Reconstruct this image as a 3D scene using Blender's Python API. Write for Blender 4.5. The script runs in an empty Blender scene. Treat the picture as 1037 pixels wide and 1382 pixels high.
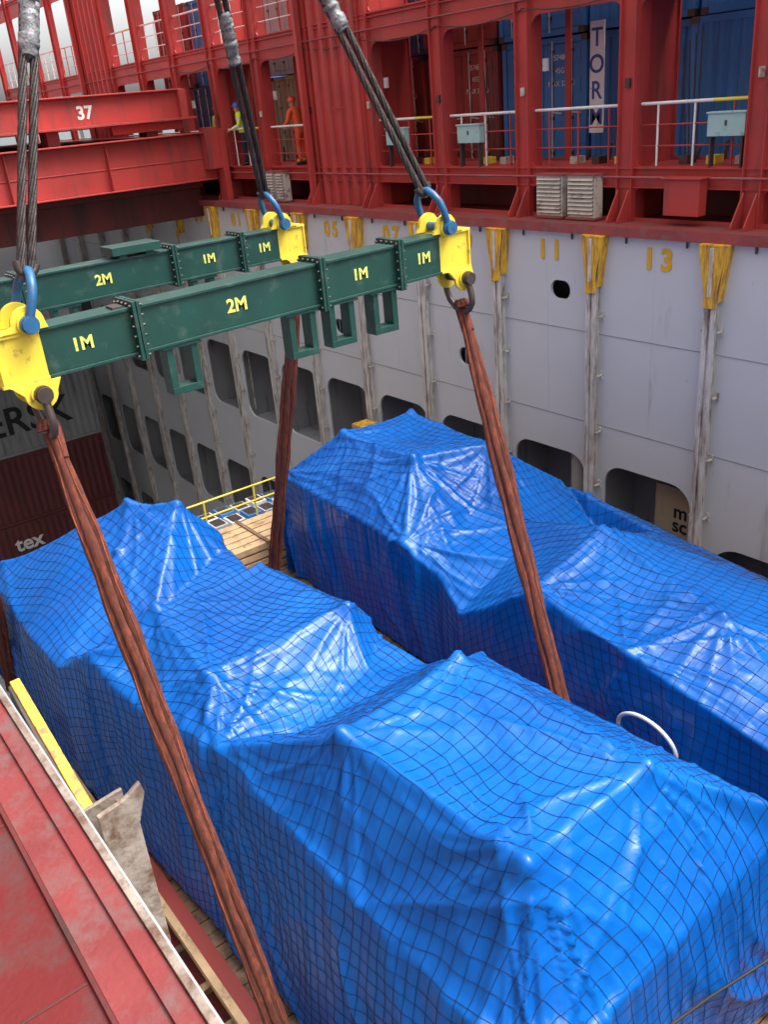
import bpy, math, random, time
import numpy as np
from mathutils import Vector, Matrix
from mathutils.geometry import delaunay_2d_cdt
T0=time.time()
random.seed(4); np.random.seed(4)
S=bpy.context.scene
# ------------------------------------------------------------------ materials
def srgb(r,g,b):
    f=lambda c:(c/255/12.92 if c/255<=0.04045 else ((c/255+0.055)/1.055)**2.4)
    return (f(r),f(g),f(b),1)
def paint(name,col,rough=0.5,var=0.25,dirt=None,dirt_amt=0.0,scale=3.0,streak=False,bump=0.1,metal=0.0,spec=0.5,fine=40,tex_scale=(1,1,1),bdist=0.01,rust=0):
    m=bpy.data.materials.new(name); m.use_nodes=True; nt=m.node_tree; n=nt.nodes; l=nt.links
    b=n['Principled BSDF']
    tc=n.new('ShaderNodeTexCoord'); mp=n.new('ShaderNodeMapping'); l.new(tc.outputs['Object'],mp.inputs[0])
    mp.inputs['Scale'].default_value=tex_scale
    n1=n.new('ShaderNodeTexNoise'); n1.inputs['Scale'].default_value=scale*0.5; n1.inputs['Detail'].default_value=3
    l.new(mp.outputs[0],n1.inputs[0])
    mx=n.new('ShaderNodeMix'); mx.data_type='RGBA'
    c=col
    mx.inputs[6].default_value=(c[0]*(1-var),c[1]*(1-var),c[2]*(1-var),1)
    mx.inputs[7].default_value=(min(1,c[0]*(1+var)),min(1,c[1]*(1+var)),min(1,c[2]*(1+var)),1)
    r0=n.new('ShaderNodeValToRGB'); r0.color_ramp.elements[0].position=.3; r0.color_ramp.elements[1].position=.7
    l.new(n1.outputs[0],r0.inputs[0]); l.new(r0.outputs[0],mx.inputs[0])
    out=mx.outputs[2]
    def layer(out,colr,amt,sc,stretch,loc,det=5):
        n2=n.new('ShaderNodeTexNoise'); n2.inputs['Detail'].default_value=det; n2.inputs['Roughness'].default_value=.68
        n2.inputs['Scale'].default_value=sc
        mp2=n.new('ShaderNodeMapping'); l.new(tc.outputs['Object'],mp2.inputs[0])
        mp2.inputs['Scale'].default_value=stretch
        mp2.inputs['Location'].default_value=loc
        l.new(mp2.outputs[0],n2.inputs[0])
        r=n.new('ShaderNodeValToRGB'); r.color_ramp.elements[0].position=max(0.02,.72-amt*.5); r.color_ramp.elements[1].position=max(.1,.80-amt*.25)
        l.new(n2.outputs[0],r.inputs[0])
        m2=n.new('ShaderNodeMix'); m2.data_type='RGBA'; l.new(r.outputs[0],m2.inputs[0]); l.new(out,m2.inputs[6]); m2.inputs[7].default_value=colr
        return m2.outputs[2]
    if dirt is not None:
        out=layer(out,dirt,dirt_amt,scale,(1.6,1.6,.22) if streak else (1,1,1),(3.1,7.7,1.3))
    if rust: out=layer(out,srgb(112,72,52),rust,7.0,(1.5,1.5,.3),(9.1,2.7,5.3),4)
    l.new(out,b.inputs['Base Color'])
    b.inputs['Metallic'].default_value=metal
    b.inputs['Specular IOR Level'].default_value=spec
    b.inputs['Roughness'].default_value=rough
    if bump>.05:
        n3=n.new('ShaderNodeTexNoise'); n3.inputs['Scale'].default_value=fine; n3.inputs['Detail'].default_value=2; l.new(mp.outputs[0],n3.inputs[0])
        bp=n.new('ShaderNodeBump'); bp.inputs['Strength'].default_value=bump; bp.inputs['Distance'].default_value=bdist; l.new(n3.outputs[0],bp.inputs['Height']); l.new(bp.outputs[0],b.inputs['Normal'])
    return m
M_red=paint('red_ship_paint',srgb(176,60,55),.5,.12,srgb(128,64,58),.40,2.2,True,.12,rust=.08)
M_redd=paint('red_deck_paint',srgb(138,58,56),.6,.2,srgb(108,80,76),.5,2.2,False,.3)
M_deckn=paint('red_walkway_paint',srgb(100,34,34),.75,.14,srgb(84,58,56),.46,3.2,False,.4,spec=.2)
M_deckm=paint('red_margin_paint',srgb(122,54,54),.7,.18,srgb(110,84,82),.5,5.0,False,.4,spec=.25)
M_redn=paint('red_coaming_worn',srgb(150,66,64),.55,.18,srgb(130,96,92),.46,4.0,False,.35)
M_reddark=paint('red_oxide_dark',srgb(96,36,32),.6,.25,srgb(60,34,30),.4,2,True,.2)
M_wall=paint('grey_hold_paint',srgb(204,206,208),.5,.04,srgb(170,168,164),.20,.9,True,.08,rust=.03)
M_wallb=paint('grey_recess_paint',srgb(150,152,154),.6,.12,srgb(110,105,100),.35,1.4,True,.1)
M_guide=paint('worn_guide_steel',srgb(210,206,198),.45,.12,srgb(132,108,94),.50,7,True,.35)
M_guided=paint('rusty_guide_plate',srgb(150,138,126),.5,.2,srgb(96,70,54),.6,9,False,.4)
M_yel=paint('yellow_guide_paint',srgb(236,184,46),.5,.1,srgb(160,106,68),.58,9,True,.3,rust=.22)
M_yelb=paint('yellow_beam_paint',srgb(230,206,66),.45,.07,srgb(130,110,60),.28,8,False,.1)
M_yelt=paint('yellow_lettering',srgb(226,172,30),.6,.08)
M_yelt2=paint('pale_stencil',srgb(216,216,104),.6,.1,srgb(60,100,80),.3,20)
M_green=paint('green_beam_paint',srgb(22,66,58),.45,.16,srgb(62,86,76),.34,5,False,.12)
M_white=paint('white_paint',srgb(226,226,220),.5,.08,srgb(150,130,115),.22,6)
M_blueshk=paint('blue_shackle',srgb(38,96,140),.38,.15,srgb(70,70,70),.4,12)
M_steel=paint('dark_steel',srgb(84,76,72),.42,.25,srgb(100,66,50),.4,12,metal=.5)
M_wire=paint('wire_rope_steel',srgb(62,55,53),.5,.3,srgb(36,30,28),.45,12,metal=.3,bump=.4)
M_tape=paint('silver_wrap',srgb(120,122,124),.4,.25,srgb(56,56,58),.5,26,bump=.9)
M_sling=paint('polyester_sling',srgb(92,52,43),.85,.2,srgb(136,70,48),.46,15,True,.45,tex_scale=(3,3,.6),fine=26,spec=.25)
M_slinge=paint('sling_edge_stitch',srgb(162,80,48),.85,.2,srgb(92,52,43),.6,9,True,.3)
M_wood=paint('dunnage_timber',srgb(188,156,116),.7,.2,srgb(120,94,70),.4,5,False,.4,tex_scale=(1,1,3))
M_woodd=paint('old_timber',srgb(120,92,72),.8,.3,srgb(62,50,42),.5,4,False,.5)
M_cb=paint('container_blue',srgb(72,130,190),.5,.1,srgb(88,108,130),.26,1.5,True,spec=.3)
M_cb2=paint('container_dark_blue',srgb(50,86,134),.5,.15,srgb(80,70,66),.25,1.5,True)
M_cr=paint('container_maroon',srgb(154,64,58),.5,.15,srgb(90,56,50),.3,1.5,True)
M_cg=paint('container_grey',srgb(176,180,180),.5,.08,srgb(120,108,98),.3,1.5,True)
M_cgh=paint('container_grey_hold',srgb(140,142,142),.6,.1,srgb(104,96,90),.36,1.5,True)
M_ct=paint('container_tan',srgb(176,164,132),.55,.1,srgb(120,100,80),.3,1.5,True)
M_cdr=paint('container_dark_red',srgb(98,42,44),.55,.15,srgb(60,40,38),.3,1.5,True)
M_black=paint('black_letters',srgb(24,24,28),.6,bump=0)
M_bluel=paint('blue_letters',srgb(60,80,140),.6,bump=0)
M_aqua=paint('aqua_box_paint',srgb(160,196,190),.45,.08,srgb(120,130,122),.24,5)
M_cream=paint('cream_louvre',srgb(196,188,174),.5,.1,srgb(120,90,76),.42,5)
M_duct=paint('duct_grey',srgb(178,178,170),.5,.1,srgb(120,110,100),.35,5)
M_skin=paint('skin',srgb(196,140,112),.6,.05,bump=0)
M_boot=paint('boot_leather',srgb(36,32,30),.6,bump=0)
M_orange=paint('orange_coverall',srgb(228,88,40),.75,.12)
M_helmR=paint('red_helmet',srgb(216,64,36),.3,.03,bump=0)
M_helmB=paint('blue_helmet',srgb(44,86,170),.3,.03,bump=0)
M_net=paint('net_cord',srgb(8,24,62),.8,.1,bump=0)
M_hose=paint('white_hose',srgb(214,216,220),.4,.04,bump=0)

def vest_mat():
    m=bpy.data.materials.new('hi_vis_workwear'); m.use_nodes=True; nt=m.node_tree;n=nt.nodes;l=nt.links;b=n['Principled BSDF']
    tc=n.new('ShaderNodeTexCoord'); sp=n.new('ShaderNodeSeparateXYZ'); l.new(tc.outputs['Object'],sp.inputs[0])
    r=n.new('ShaderNodeValToRGB'); r.color_ramp.interpolation='CONSTANT'
    mr=n.new('ShaderNodeMath'); mr.operation='DIVIDE'; mr.inputs[1].default_value=1.8; l.new(sp.outputs[2],mr.inputs[0]); l.new(mr.outputs[0],r.inputs[0])
    e=r.color_ramp.elements; e[0].position=0; e[0].color=srgb(34,40,60); e[1].position=.92/1.8; e[1].color=srgb(204,222,40)
    for p,c in((1.05,srgb(200,204,204)),(1.11,srgb(204,222,40)),(1.25,srgb(200,204,204)),(1.31,srgb(204,222,40))):
        x=e.new(p/1.8); x.color=c
    l.new(r.outputs[0],b.inputs['Base Color']); b.inputs['Roughness'].default_value=.7
    return m
M_vest=vest_mat()

def tarp_mat():
    m=bpy.data.materials.new('blue_tarpaulin'); m.use_nodes=True; nt=m.node_tree;n=nt.nodes;l=nt.links;b=n['Principled BSDF']
    uv=n.new('ShaderNodeUVMap'); uv.uv_map='UVMap'
    a=n.new('ShaderNodeTexNoise'); a.inputs['Scale'].default_value=.8; a.inputs['Detail'].default_value=5; l.new(uv.outputs[0],a.inputs[0])
    mx=n.new('ShaderNodeMix'); mx.data_type='RGBA'; mx.inputs[6].default_value=(.0006,.086,.37,1); mx.inputs[7].default_value=(.001,.122,.48,1)
    r=n.new('ShaderNodeValToRGB'); r.color_ramp.elements[0].position=.35; r.color_ramp.elements[1].position=.65
    l.new(a.outputs[0],r.inputs[0]); l.new(r.outputs[0],mx.inputs[0])
    d=n.new('ShaderNodeTexNoise'); d.inputs['Scale'].default_value=1.7; d.inputs['Detail'].default_value=6; d.inputs['Roughness'].default_value=.7
    l.new(uv.outputs[0],d.inputs[0])
    r2=n.new('ShaderNodeValToRGB'); r2.color_ramp.elements[0].position=.58; r2.color_ramp.elements[1].position=.88; r2.color_ramp.elements[1].color=(.16,.16,.16,1)
    l.new(d.outputs[0],r2.inputs[0])
    m2=n.new('ShaderNodeMix'); m2.data_type='RGBA'; l.new(r2.outputs[0],m2.inputs[0]); l.new(mx.outputs[2],m2.inputs[6]); m2.inputs[7].default_value=(.04,.16,.42,1)
    l.new(m2.outputs[2],b.inputs['Base Color'])
    b.inputs['Roughness'].default_value=.29; b.inputs['Specular IOR Level'].default_value=.36
    mp=n.new('ShaderNodeMapping'); l.new(uv.outputs[0],mp.inputs[0]); mp.inputs['Rotation'].default_value=(0,0,.5); mp.inputs['Scale'].default_value=(1,.4,1)
    c1=n.new('ShaderNodeTexNoise'); c1.inputs['Scale'].default_value=6; c1.inputs['Detail'].default_value=3; c1.inputs['Distortion'].default_value=1.6; l.new(mp.outputs[0],c1.inputs[0])
    b1=n.new('ShaderNodeBump'); b1.inputs['Strength'].default_value=.2; b1.inputs['Distance'].default_value=.03; l.new(c1.outputs[0],b1.inputs['Height'])
    l.new(b1.outputs[0],b.inputs['Normal'])
    return m
M_tarp=tarp_mat()

# ------------------------------------------------------------------ mesh builder
class MB:
    def __init__(s): s.v=[];s.f=[];s.m=[];s.sm=[];s.mats=[]
    def mi(s,mat):
        if mat not in s.mats: s.mats.append(mat)
        return s.mats.index(mat)
    def add(s,vs,fs,mat,smooth=False):
        o=len(s.v); s.v+= [tuple(v) for v in vs]; k=s.mi(mat)
        for f in fs: s.f.append([i+o for i in f]); s.m.append(k); s.sm.append(smooth)
    def box(s,x0,x1,y0,y1,z0,z1,mat,M=None):
        vs=[Vector(p) for p in((x0,y0,z0),(x1,y0,z0),(x1,y1,z0),(x0,y1,z0),(x0,y0,z1),(x1,y0,z1),(x1,y1,z1),(x0,y1,z1))]
        if M is not None: vs=[M@v for v in vs]
        s.add(vs,[(0,3,2,1),(4,5,6,7),(0,1,5,4),(1,2,6,5),(2,3,7,6),(3,0,4,7)],mat)
    def beam(s,p0,p1,w,h,mat,up=(0,0,1)):
        p0=Vector(p0);p1=Vector(p1);d=p1-p0;L=d.length;d.normalize();u=Vector(up);r=d.cross(u)
        if r.length<1e-4: r=d.cross(Vector((1,0,0)))
        r.normalize();u=r.cross(d)
        M=Matrix(((d.x,r.x,u.x,p0.x),(d.y,r.y,u.y,p0.y),(d.z,r.z,u.z,p0.z),(0,0,0,1)))
        vs=[M@Vector(p) for p in((0,-w/2,-h/2),(L,-w/2,-h/2),(L,w/2,-h/2),(0,w/2,-h/2),(0,-w/2,h/2),(L,-w/2,h/2),(L,w/2,h/2),(0,w/2,h/2))]
        s.add(vs,[(0,3,2,1),(4,5,6,7),(0,1,5,4),(1,2,6,5),(2,3,7,6),(3,0,4,7)],mat)
    def tube(s,pts,r,mat,n=10,closed=False,caps=True,asp=1.0,adir=None):
        pts=[Vector(p) for p in pts]; N=len(pts); rs=r if isinstance(r,(list,tuple)) else [r]*N
        ts=[]
        for i in range(N):
            if closed: t=pts[(i+1)%N]-pts[i-1]
            else: t=pts[min(i+1,N-1)]-pts[max(i-1,0)]
            ts.append(t.normalized())
        a=Vector(adir) if adir is not None else ts[0].orthogonal().normalized(); vs=[]
        for i in range(N):
            a=(a-ts[i]*a.dot(ts[i])).normalized(); b=ts[i].cross(a)
            for k in range(n):
                th=2*math.pi*k/n; vs.append(pts[i]+(a*math.cos(th)+b*math.sin(th)*asp)*rs[i])
        fs=[]
        for i in range(N if closed else N-1):
            j=(i+1)%N
            for k in range(n): fs.append((i*n+k,i*n+(k+1)%n,j*n+(k+1)%n,j*n+k))
        s.add(vs,fs,mat,True)
        if caps and not closed:
            s.add(vs[:n],[tuple(range(n))[::-1]],mat); s.add(vs[-n:],[tuple(range(n))],mat)
    def cyl(s,p0,p1,r,mat,n=14,r2=None): s.tube([p0,p1],[r,r if r2 is None else r2],mat,n)
    def prism(s,poly,axis,a0,a1,mat):
        def mk(p,a):
            return {'x':(a,p[0],p[1]),'y':(p[0],a,p[1]),'z':(p[0],p[1],a)}[axis]
        n=len(poly); vs=[mk(p,a0) for p in poly]+[mk(p,a1) for p in poly]
        fs=[tuple(range(n)),tuple(range(2*n-1,n-1,-1))]+[(i,i+n,(i+1)%n+n,(i+1)%n) for i in range(n)]
        s.add(vs,fs,mat)
    def plate(s,outer,holes,M,th,mat):
        cu=bpy.data.curves.new('t','CURVE'); cu.dimensions='2D'; cu.fill_mode='BOTH'; cu.extrude=th/2
        for pl in [outer]+holes:
            sp=cu.splines.new('POLY'); sp.points.add(len(pl)-1)
            for i,p in enumerate(pl): sp.points[i].co=(p[0],p[1],0,1)
            sp.use_cyclic_u=True
        ob=bpy.data.objects.new('t',cu); S.collection.objects.link(ob)
        bpy.context.view_layer.update()
        dg=bpy.context.evaluated_depsgraph_get()
        me=bpy.data.meshes.new_from_object(ob.evaluated_get(dg))
        s.add([M@v.co for v in me.vertices],[tuple(p.vertices) for p in me.polygons],mat)
        bpy.data.objects.remove(ob); bpy.data.curves.remove(cu); bpy.data.meshes.remove(me)
    def obj(s,name,parent=None,bevel=0):
        me=bpy.data.meshes.new(name); me.from_pydata(s.v,[],s.f)
        for m in s.mats: me.materials.append(m)
        me.polygons.foreach_set('material_index',s.m); me.polygons.foreach_set('use_smooth',s.sm); me.update()
        import bmesh
        bm=bmesh.new(); bm.from_mesh(me); bmesh.ops.recalc_face_normals(bm,faces=bm.faces); bm.to_mesh(me); bm.free()
        ob=bpy.data.objects.new(name,me); S.collection.objects.link(ob)
        if parent: ob.parent=parent
        if bevel:
            b=ob.modifiers.new('bevel','BEVEL'); b.width=bevel; b.segments=2; b.limit_method='ANGLE'; b.angle_limit=.8
        return ob
def empty(name,loc=(0,0,0)):
    e=bpy.data.objects.new(name,None); e.empty_display_size=.3; S.collection.objects.link(e); return e
def rr(x0,x1,z0,z1,r,n=5,r2=None):
    r2=r if r2 is None else r2
    out=[]
    for cx,cz,a0,q in((x1-r,z1-r,0,r),(x0+r,z1-r,90,r),(x0+r2,z0+r2,180,r2),(x1-r2,z0+r2,270,r2)):
        for i in range(n+1):
            a=math.radians(a0+90*i/n); out.append((cx+q*math.cos(a),cz+q*math.sin(a)))
    return out
def text(body,size,loc,mat,parent,face='-Y',name='lettering',align='CENTER',ext=.003,offs=0.0,lsp=1.0,spc=1.0):
    cu=bpy.data.curves.new(name,'FONT'); cu.body=body; cu.size=size; cu.extrude=ext; cu.align_x=align; cu.align_y='CENTER'; cu.offset=offs; cu.space_line=lsp; cu.space_character=spc
    ob=bpy.data.objects.new(name,cu); cu.materials.append(mat); S.collection.objects.link(ob); ob.location=loc
    ob.rotation_euler=(math.pi/2,0,0) if face=='-Y' else (math.pi/2,0,math.pi/2)
    ob.parent=parent; return ob
MXZ=lambda y: Matrix(((1,0,0,0),(0,0,-1,y),(0,1,0,0),(0,0,0,1)))

SP=2.52
GX=[-8.52-SP*k for k in range(-4,14)]
WY=13.2; ZT=-2.42
# ------------------------------------------------------------------ far hold wall
wb=MB()
holes=[]
for k in range(-4,13):
    xr=-8.52-SP*k; xl=xr-SP
    a,b=xl+.24,xr-.24
    if k==-1: holes.append(rr(a,b,-10.0,-7.95,.6,8,.5))
    elif k>=0 or k<-1: holes.append(rr(a,b,-9.3,-7.03,.45,7,.4))
    holes.append(rr(a,b,-13.7,-11.5,.45,7,.4)); holes.append(rr(a,b,-18.2,-15.8,.45,7,.4))
    if k==1: holes.append(rr(-12.22,-11.72,-3.86,-3.5,.17,6))
    if k in(2,4,6): holes.append(rr(xr-1.5-.0,xr-.75,-5.68,-5.28,.18,6))
wb.plate([(-47,-20),(4,-20),(4,ZT-.1),(-47,ZT-.1)],holes,MXZ(WY+.03),.06,M_wall)
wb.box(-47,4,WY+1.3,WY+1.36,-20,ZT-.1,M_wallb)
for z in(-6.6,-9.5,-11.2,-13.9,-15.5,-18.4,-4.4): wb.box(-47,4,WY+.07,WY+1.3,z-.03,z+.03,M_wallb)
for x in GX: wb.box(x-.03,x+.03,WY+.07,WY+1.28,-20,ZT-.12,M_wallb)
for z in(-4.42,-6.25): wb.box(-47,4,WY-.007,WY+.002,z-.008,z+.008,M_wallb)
for k,x in enumerate(GX): wb.box(x-1.26-.005,x-1.26+.005,WY-.005,WY+.002,-6.2,ZT-.12,M_wall)
wall=wb.obj('hold_bulkhead_wall')
for i,tx in enumerate(['13','11','09','07','05','03','01','00','02','04']):
    for j,ch in enumerate(tx):
        text(ch,.50,(-9.72-SP*i+(-.18 if j==0 else .18),WY-.012,-2.95),M_yelt,wall,'-Y','stencil_number',ext=.004,offs=.02)
rc=MB()
def duct(x,y,z0,z1,r):
    pts=[];rs=[];z=z0;k=0
    while z<z1: pts.append((x,y,z)); rs.append(r+(.012 if k%2 else 0)); z+=.05;k+=1
    rc.tube(pts,rs,M_duct,16)
duct(-11.75,WY+.42,-11,-6.7,.21); duct(-27.0,WY+.5,-15,-9.6,.22)
rc.obj('ventilation_duct')
lm=MB()
for x0,z0,z1 in((-26.2,-9.2,-6.8),(-26.0,-13.6,-11.4),(-23.5,-13.6,-11.4)):
    for dx in(-.2,.2): lm.beam((x0+dx,WY+.3,z0),(x0+dx,WY+.3,z1),.05,.05,M_cream)
    z=z0+.15
    while z<z1: lm.cyl((x0-.2,WY+.3,z),(x0+.2,WY+.3,z),.014,M_cream,6); z+=.28
lm.obj('hold_ladder')
# ------------------------------------------------------------------ cell guides
for k,x in enumerate(GX):
    if x>3: continue
    g=MB(); y1=WY-.002
    for sx in(-1,1):
        g.box(x+sx*.035-.012,x+sx*.035+.012,WY-.20,y1,-20,-3.2,M_guide)
        g.box(min(x+sx*.047,x+sx*.115),max(x+sx*.047,x+sx*.115),WY-.20,WY-.185,-20,-3.2,M_guide)
    g.box(x-.02,x+.02,WY-.17,WY-.16,-20,-3.2,M_guide)
    z=-4.0+random.uniform(-.15,.15)
    while z>-19:
        g.box(x-.17,x-.12,WY-.16,y1,z-.012,z+.012,M_guide); g.box(x+.12,x+.17,WY-.16,y1,z-.012,z+.012,M_guide)
        g.box(x+.118,x+.17,WY-.03,y1,z-.08,z+.08,M_guide); z-=1.15
    u_=[random.uniform(-.03,.03) for _ in range(6)]
    prof=[(x-.24+u_[0],-2.6),(x+.24+u_[1],-2.6),(x+.22+u_[1],-2.78),(x+.118,-3.32+u_[2]),(x+.118,-3.62+u_[3]),(x-.118,-3.62+u_[4]),(x-.118,-3.32+u_[5]),(x-.22+u_[0],-2.78)]
    g.prism(prof,'y',WY-.23,WY-.206,M_yel)
    for sx in(-1,1):
        g.add([(x+sx*.24,WY-.206,-2.6),(x+sx*.24,y1,-2.6),(x+sx*.12,y1,-3.5),(x+sx*.12,WY-.206,-3.5)],[(0,1,2,3)],M_yel)
    g.box(x-.25,x+.25,WY-.24,y1,-2.6,-2.575,M_yel)
    g.box(x-.03,x+.03,WY-.26,WY-.232,-3.4,-2.62,M_guide)
    g.obj('cell_guide')
# ------------------------------------------------------------------ coaming & lashing bridge
cm=MB()
cm.box(-47,4,WY-.10,WY+.75,ZT-.1,ZT,M_redd)
cm.box(-47,4,WY-.12,WY-.102,ZT-.16,ZT+.015,M_redn)
cm.box(-47,4,WY+.75,WY+24,ZT-.12,ZT-.02,M_redd)
for i in range(19):
    x=-8.1-1.26*i+4
    cm.cyl((x,WY-.03,ZT-.28),(x,WY-.03,ZT-.16),.02,M_steel,8)
cm.obj('hatch_coaming')

br=MB(); FY=13.8
PX=[-8.4-SP*k for k in range(-5,16)]
holes=[]; hback=[]
for k in range(len(PX)-1):
    kk=k-5; xr=PX[k]-.18; xl=PX[k+1]+.18
    if kk in(4,10): continue
    holes.append(rr(xl,xr,-1.48,1.16,.24,6,.10)); holes.append(rr(xl,xr,1.78,4.3,.26,6,.12)); holes.append(rr(xl,xr,5.0,6.8,.3,6,.12))
    holes.append(rr(xl,xr,ZT+.06,-1.84,.12,4,.02))
    if PX[k+1]>-33.8: hback.append(rr(xl-.11,xr+.11,-1.45,1.5,.2,5,.1)); hback.append(rr(xl-.11,xr+.11,1.78,4.6,.2,5,.1)); hback.append(rr(xl-.11,xr+.11,5.0,6.8,.2,5,.1))
x0,x1=PX[-1]-.2,PX[0]+.2
br.plate([(x0,ZT),(x1,ZT),(x1,7),(x0,7)],holes,MXZ(FY+.02),.04,M_red)
br.plate([(-33.9,ZT),(x1,ZT),(x1,7),(-33.9,7)],hback,MXZ(FY+1.25),.04,M_red)
for k,x in enumerate(PX):
    if k%3==0 and x>-33: br.box(x-.02,x+.02,FY+.042,FY+1.228,ZT+.002,7,M_red)
    dd_=.3 if x>-34 else .08
    br.box(x-.17,x-.15,FY-.002-.10,FY+dd_,ZT+.004,7,M_red); br.box(x+.15,x+.17,FY-.10,FY+dd_,ZT+.004,7,M_red)
    br.box(x-.15,x+.15,FY-.03,FY-.002,ZT+.004,6.9,M_red)
    for s in(-1,1): br.prism([(FY-.10,ZT+.002),(FY-.40,ZT+.002),(FY-.40,ZT+.06),(FY-.10,ZT+.55)],'x',x+s*.12-.012,x+s*.12+.012,M_red)
for z in(-1.50,1.76,4.9):
    br.box(x0,x1,FY-.06,FY+1.3,z-.02,z+.0,M_red)
    br.box(x0,x1,FY-.061,FY-.003,z-.34 if z<0 else z-.1,z-.32 if z<0 else z-.08,M_red)
br.box(x0,x1,FY+1.0,FY+1.05,ZT,-1.55,M_reddark)
for kk in(4,10):
    xr=PX[kk+5]-.17; xl=PX[kk+6]+.17
    n=5
    for i in range(n):
        xx=xl+(xr-xl)*(i+.5)/n
        br.prism([(xx-.10,FY-.003),(xx-.05,FY-.10),(xx+.05,FY-.10),(xx+.10,FY-.003)],'z',ZT+.01,6.9,M_red)
    br.box(xl-.3,xl-.17,FY-.25,FY-.105,ZT,6.9,M_red)
    br.box(xl+.9,xl+1.4,FY-.13,FY-.104,-.15,-.12,M_red)
for k,x in enumerate(PX):
    br.box(x-.05,x+.05,FY-.07,FY-.031,-.2,-.05,M_cream if k%2 else M_steel)
    br.box(x-.10,x+.10,FY-.06,FY-.031,1.25,1.5,M_red)
    if k%2: br.box(x+.19,x+.30,FY+.3,FY+.36,.2,.42,M_white)
br.cyl((x0,FY-.09,1.42),(x1,FY-.09,1.42),.02,M_redd,6); br.cyl((x0,FY-.09,-1.66),(x1,FY-.09,-1.66),.025,M_redn,6)
for k in range(4,13):
    xa,xb=PX[k+1],PX[k]
    pts=[(xa+(xb-xa)*t/8,FY-.07,1.3-.12*math.sin(math.pi*t/8)-.03*(k%3)) for t in range(9)]
    br.tube(pts,.013,M_steel,5)
for k in(5,6,7,8,10,11,12):
    for j in range(3):
        xx=PX[k]-.6-j*.55; br.cyl((xx,FY+.9,-1.46),(xx+.04,FY+.9,-1.05-.1*j),.03,M_steel,6); br.box(xx-.1,xx+.08,FY+.5,FY+.75,-1.495,-1.36,[M_yelb,M_steel,M_cream][(k+j)%3])
bridge=br.obj('lashing_bridge')
# unseen mirrored copy of the bridge, added behind the camera to block horizon light
b2=bpy.data.objects.new('lashing_bridge',bridge.data); S.collection.objects.link(b2); b2.scale=(1,-1,1); b2.location=(0,12.3,0)

rl=MB()
for k in range(len(PX)-1):
    kk=k-5
    if kk in(4,10): continue
    a,b=PX[k+1]+.18,PX[k]-.18
    for z0 in(-1.5,1.76):
        xm=(a+b)/2+random.uniform(-.4,.4); ca=M_white
        rl.cyl((a,FY+.12,z0+1.02),(xm,FY+.12,z0+1.02),.028,ca,8); rl.cyl((xm,FY+.12,z0+1.02),(b,FY+.12,z0+1.02),.028,M_white if kk%3 else M_yelb,8)
        for dz in(.34,.68): rl.cyl((a,FY+.12,z0+dz),(b,FY+.12,z0+dz),.014,M_red if z0<0 else M_white,6)
        for xx in(a+.35,(a+b)/2,b-.35): rl.cyl((xx,FY+.12,z0),(xx,FY+.12,z0+1.02),.02,M_red if (kk%2 or xx>b-.4) else M_white,6)
        if z0<0 and kk%2==0:
            for j in range(4): rl.cyl((a+.25+j*.07,FY+1.1,-1.48),(a+.2+j*.12,FY+.95,.35+.1*j),.014,M_steel,6)
rl.obj('walkway_railing')
for x in(-17.55,-15.05,-8.95):
    q=MB(); q.box(x-.34,x+.34,FY-.06,FY+.09,-1.02,-.68,M_aqua); q.box(x-.36,x+.36,FY-.08,FY+.10,-.68,-.65,M_aqua); q.box(x-.3,x-.27,FY-.04,FY+.08,-1.5,-1.02,M_steel); q.box(x+.27,x+.3,FY-.04,FY+.08,-1.5,-1.02,M_steel)
    q.box(x-.02,x+.02,FY-.075,FY-.061,-.86,-.78,M_steel)
    q.obj('junction_box',bevel=.006)
for x in(-12.55,-11.75,-23.1,-22.6):
    q=MB(); w=.33 if x>-20 else .2
    q.box(x-w,x+w,FY-.28,FY-.06,-2.36,-1.62,M_cream)
    for i in range(9):
        z=-2.3+i*.075; q.add([(x-w+.03,FY-.282,z+.05),(x+w-.03,FY-.282,z+.05),(x+w-.03,FY-.325,z),(x-w+.03,FY-.325,z)],[(0,1,2,3)],M_cream); q.box(x-w+.03,x+w-.03,FY-.30,FY-.282,z-.012,z,M_steel)
    q.box(x-w-.03,x+w+.03,FY-.32,FY-.05,-1.62,-1.59,M_redn); q.box(x-w-.03,x+w+.03,FY-.32,FY-.05,-2.40,-2.36,M_redn)
    q.obj('louvre_vent')
q=MB(); q.box(-9.9,-9.2,FY-.3,FY-.07,-2.25,-1.66,M_red); q.box(-9.95,-9.15,FY-.34,FY-.06,-1.66,-1.63,M_red); q.obj('steel_locker',bevel=.01)

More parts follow.
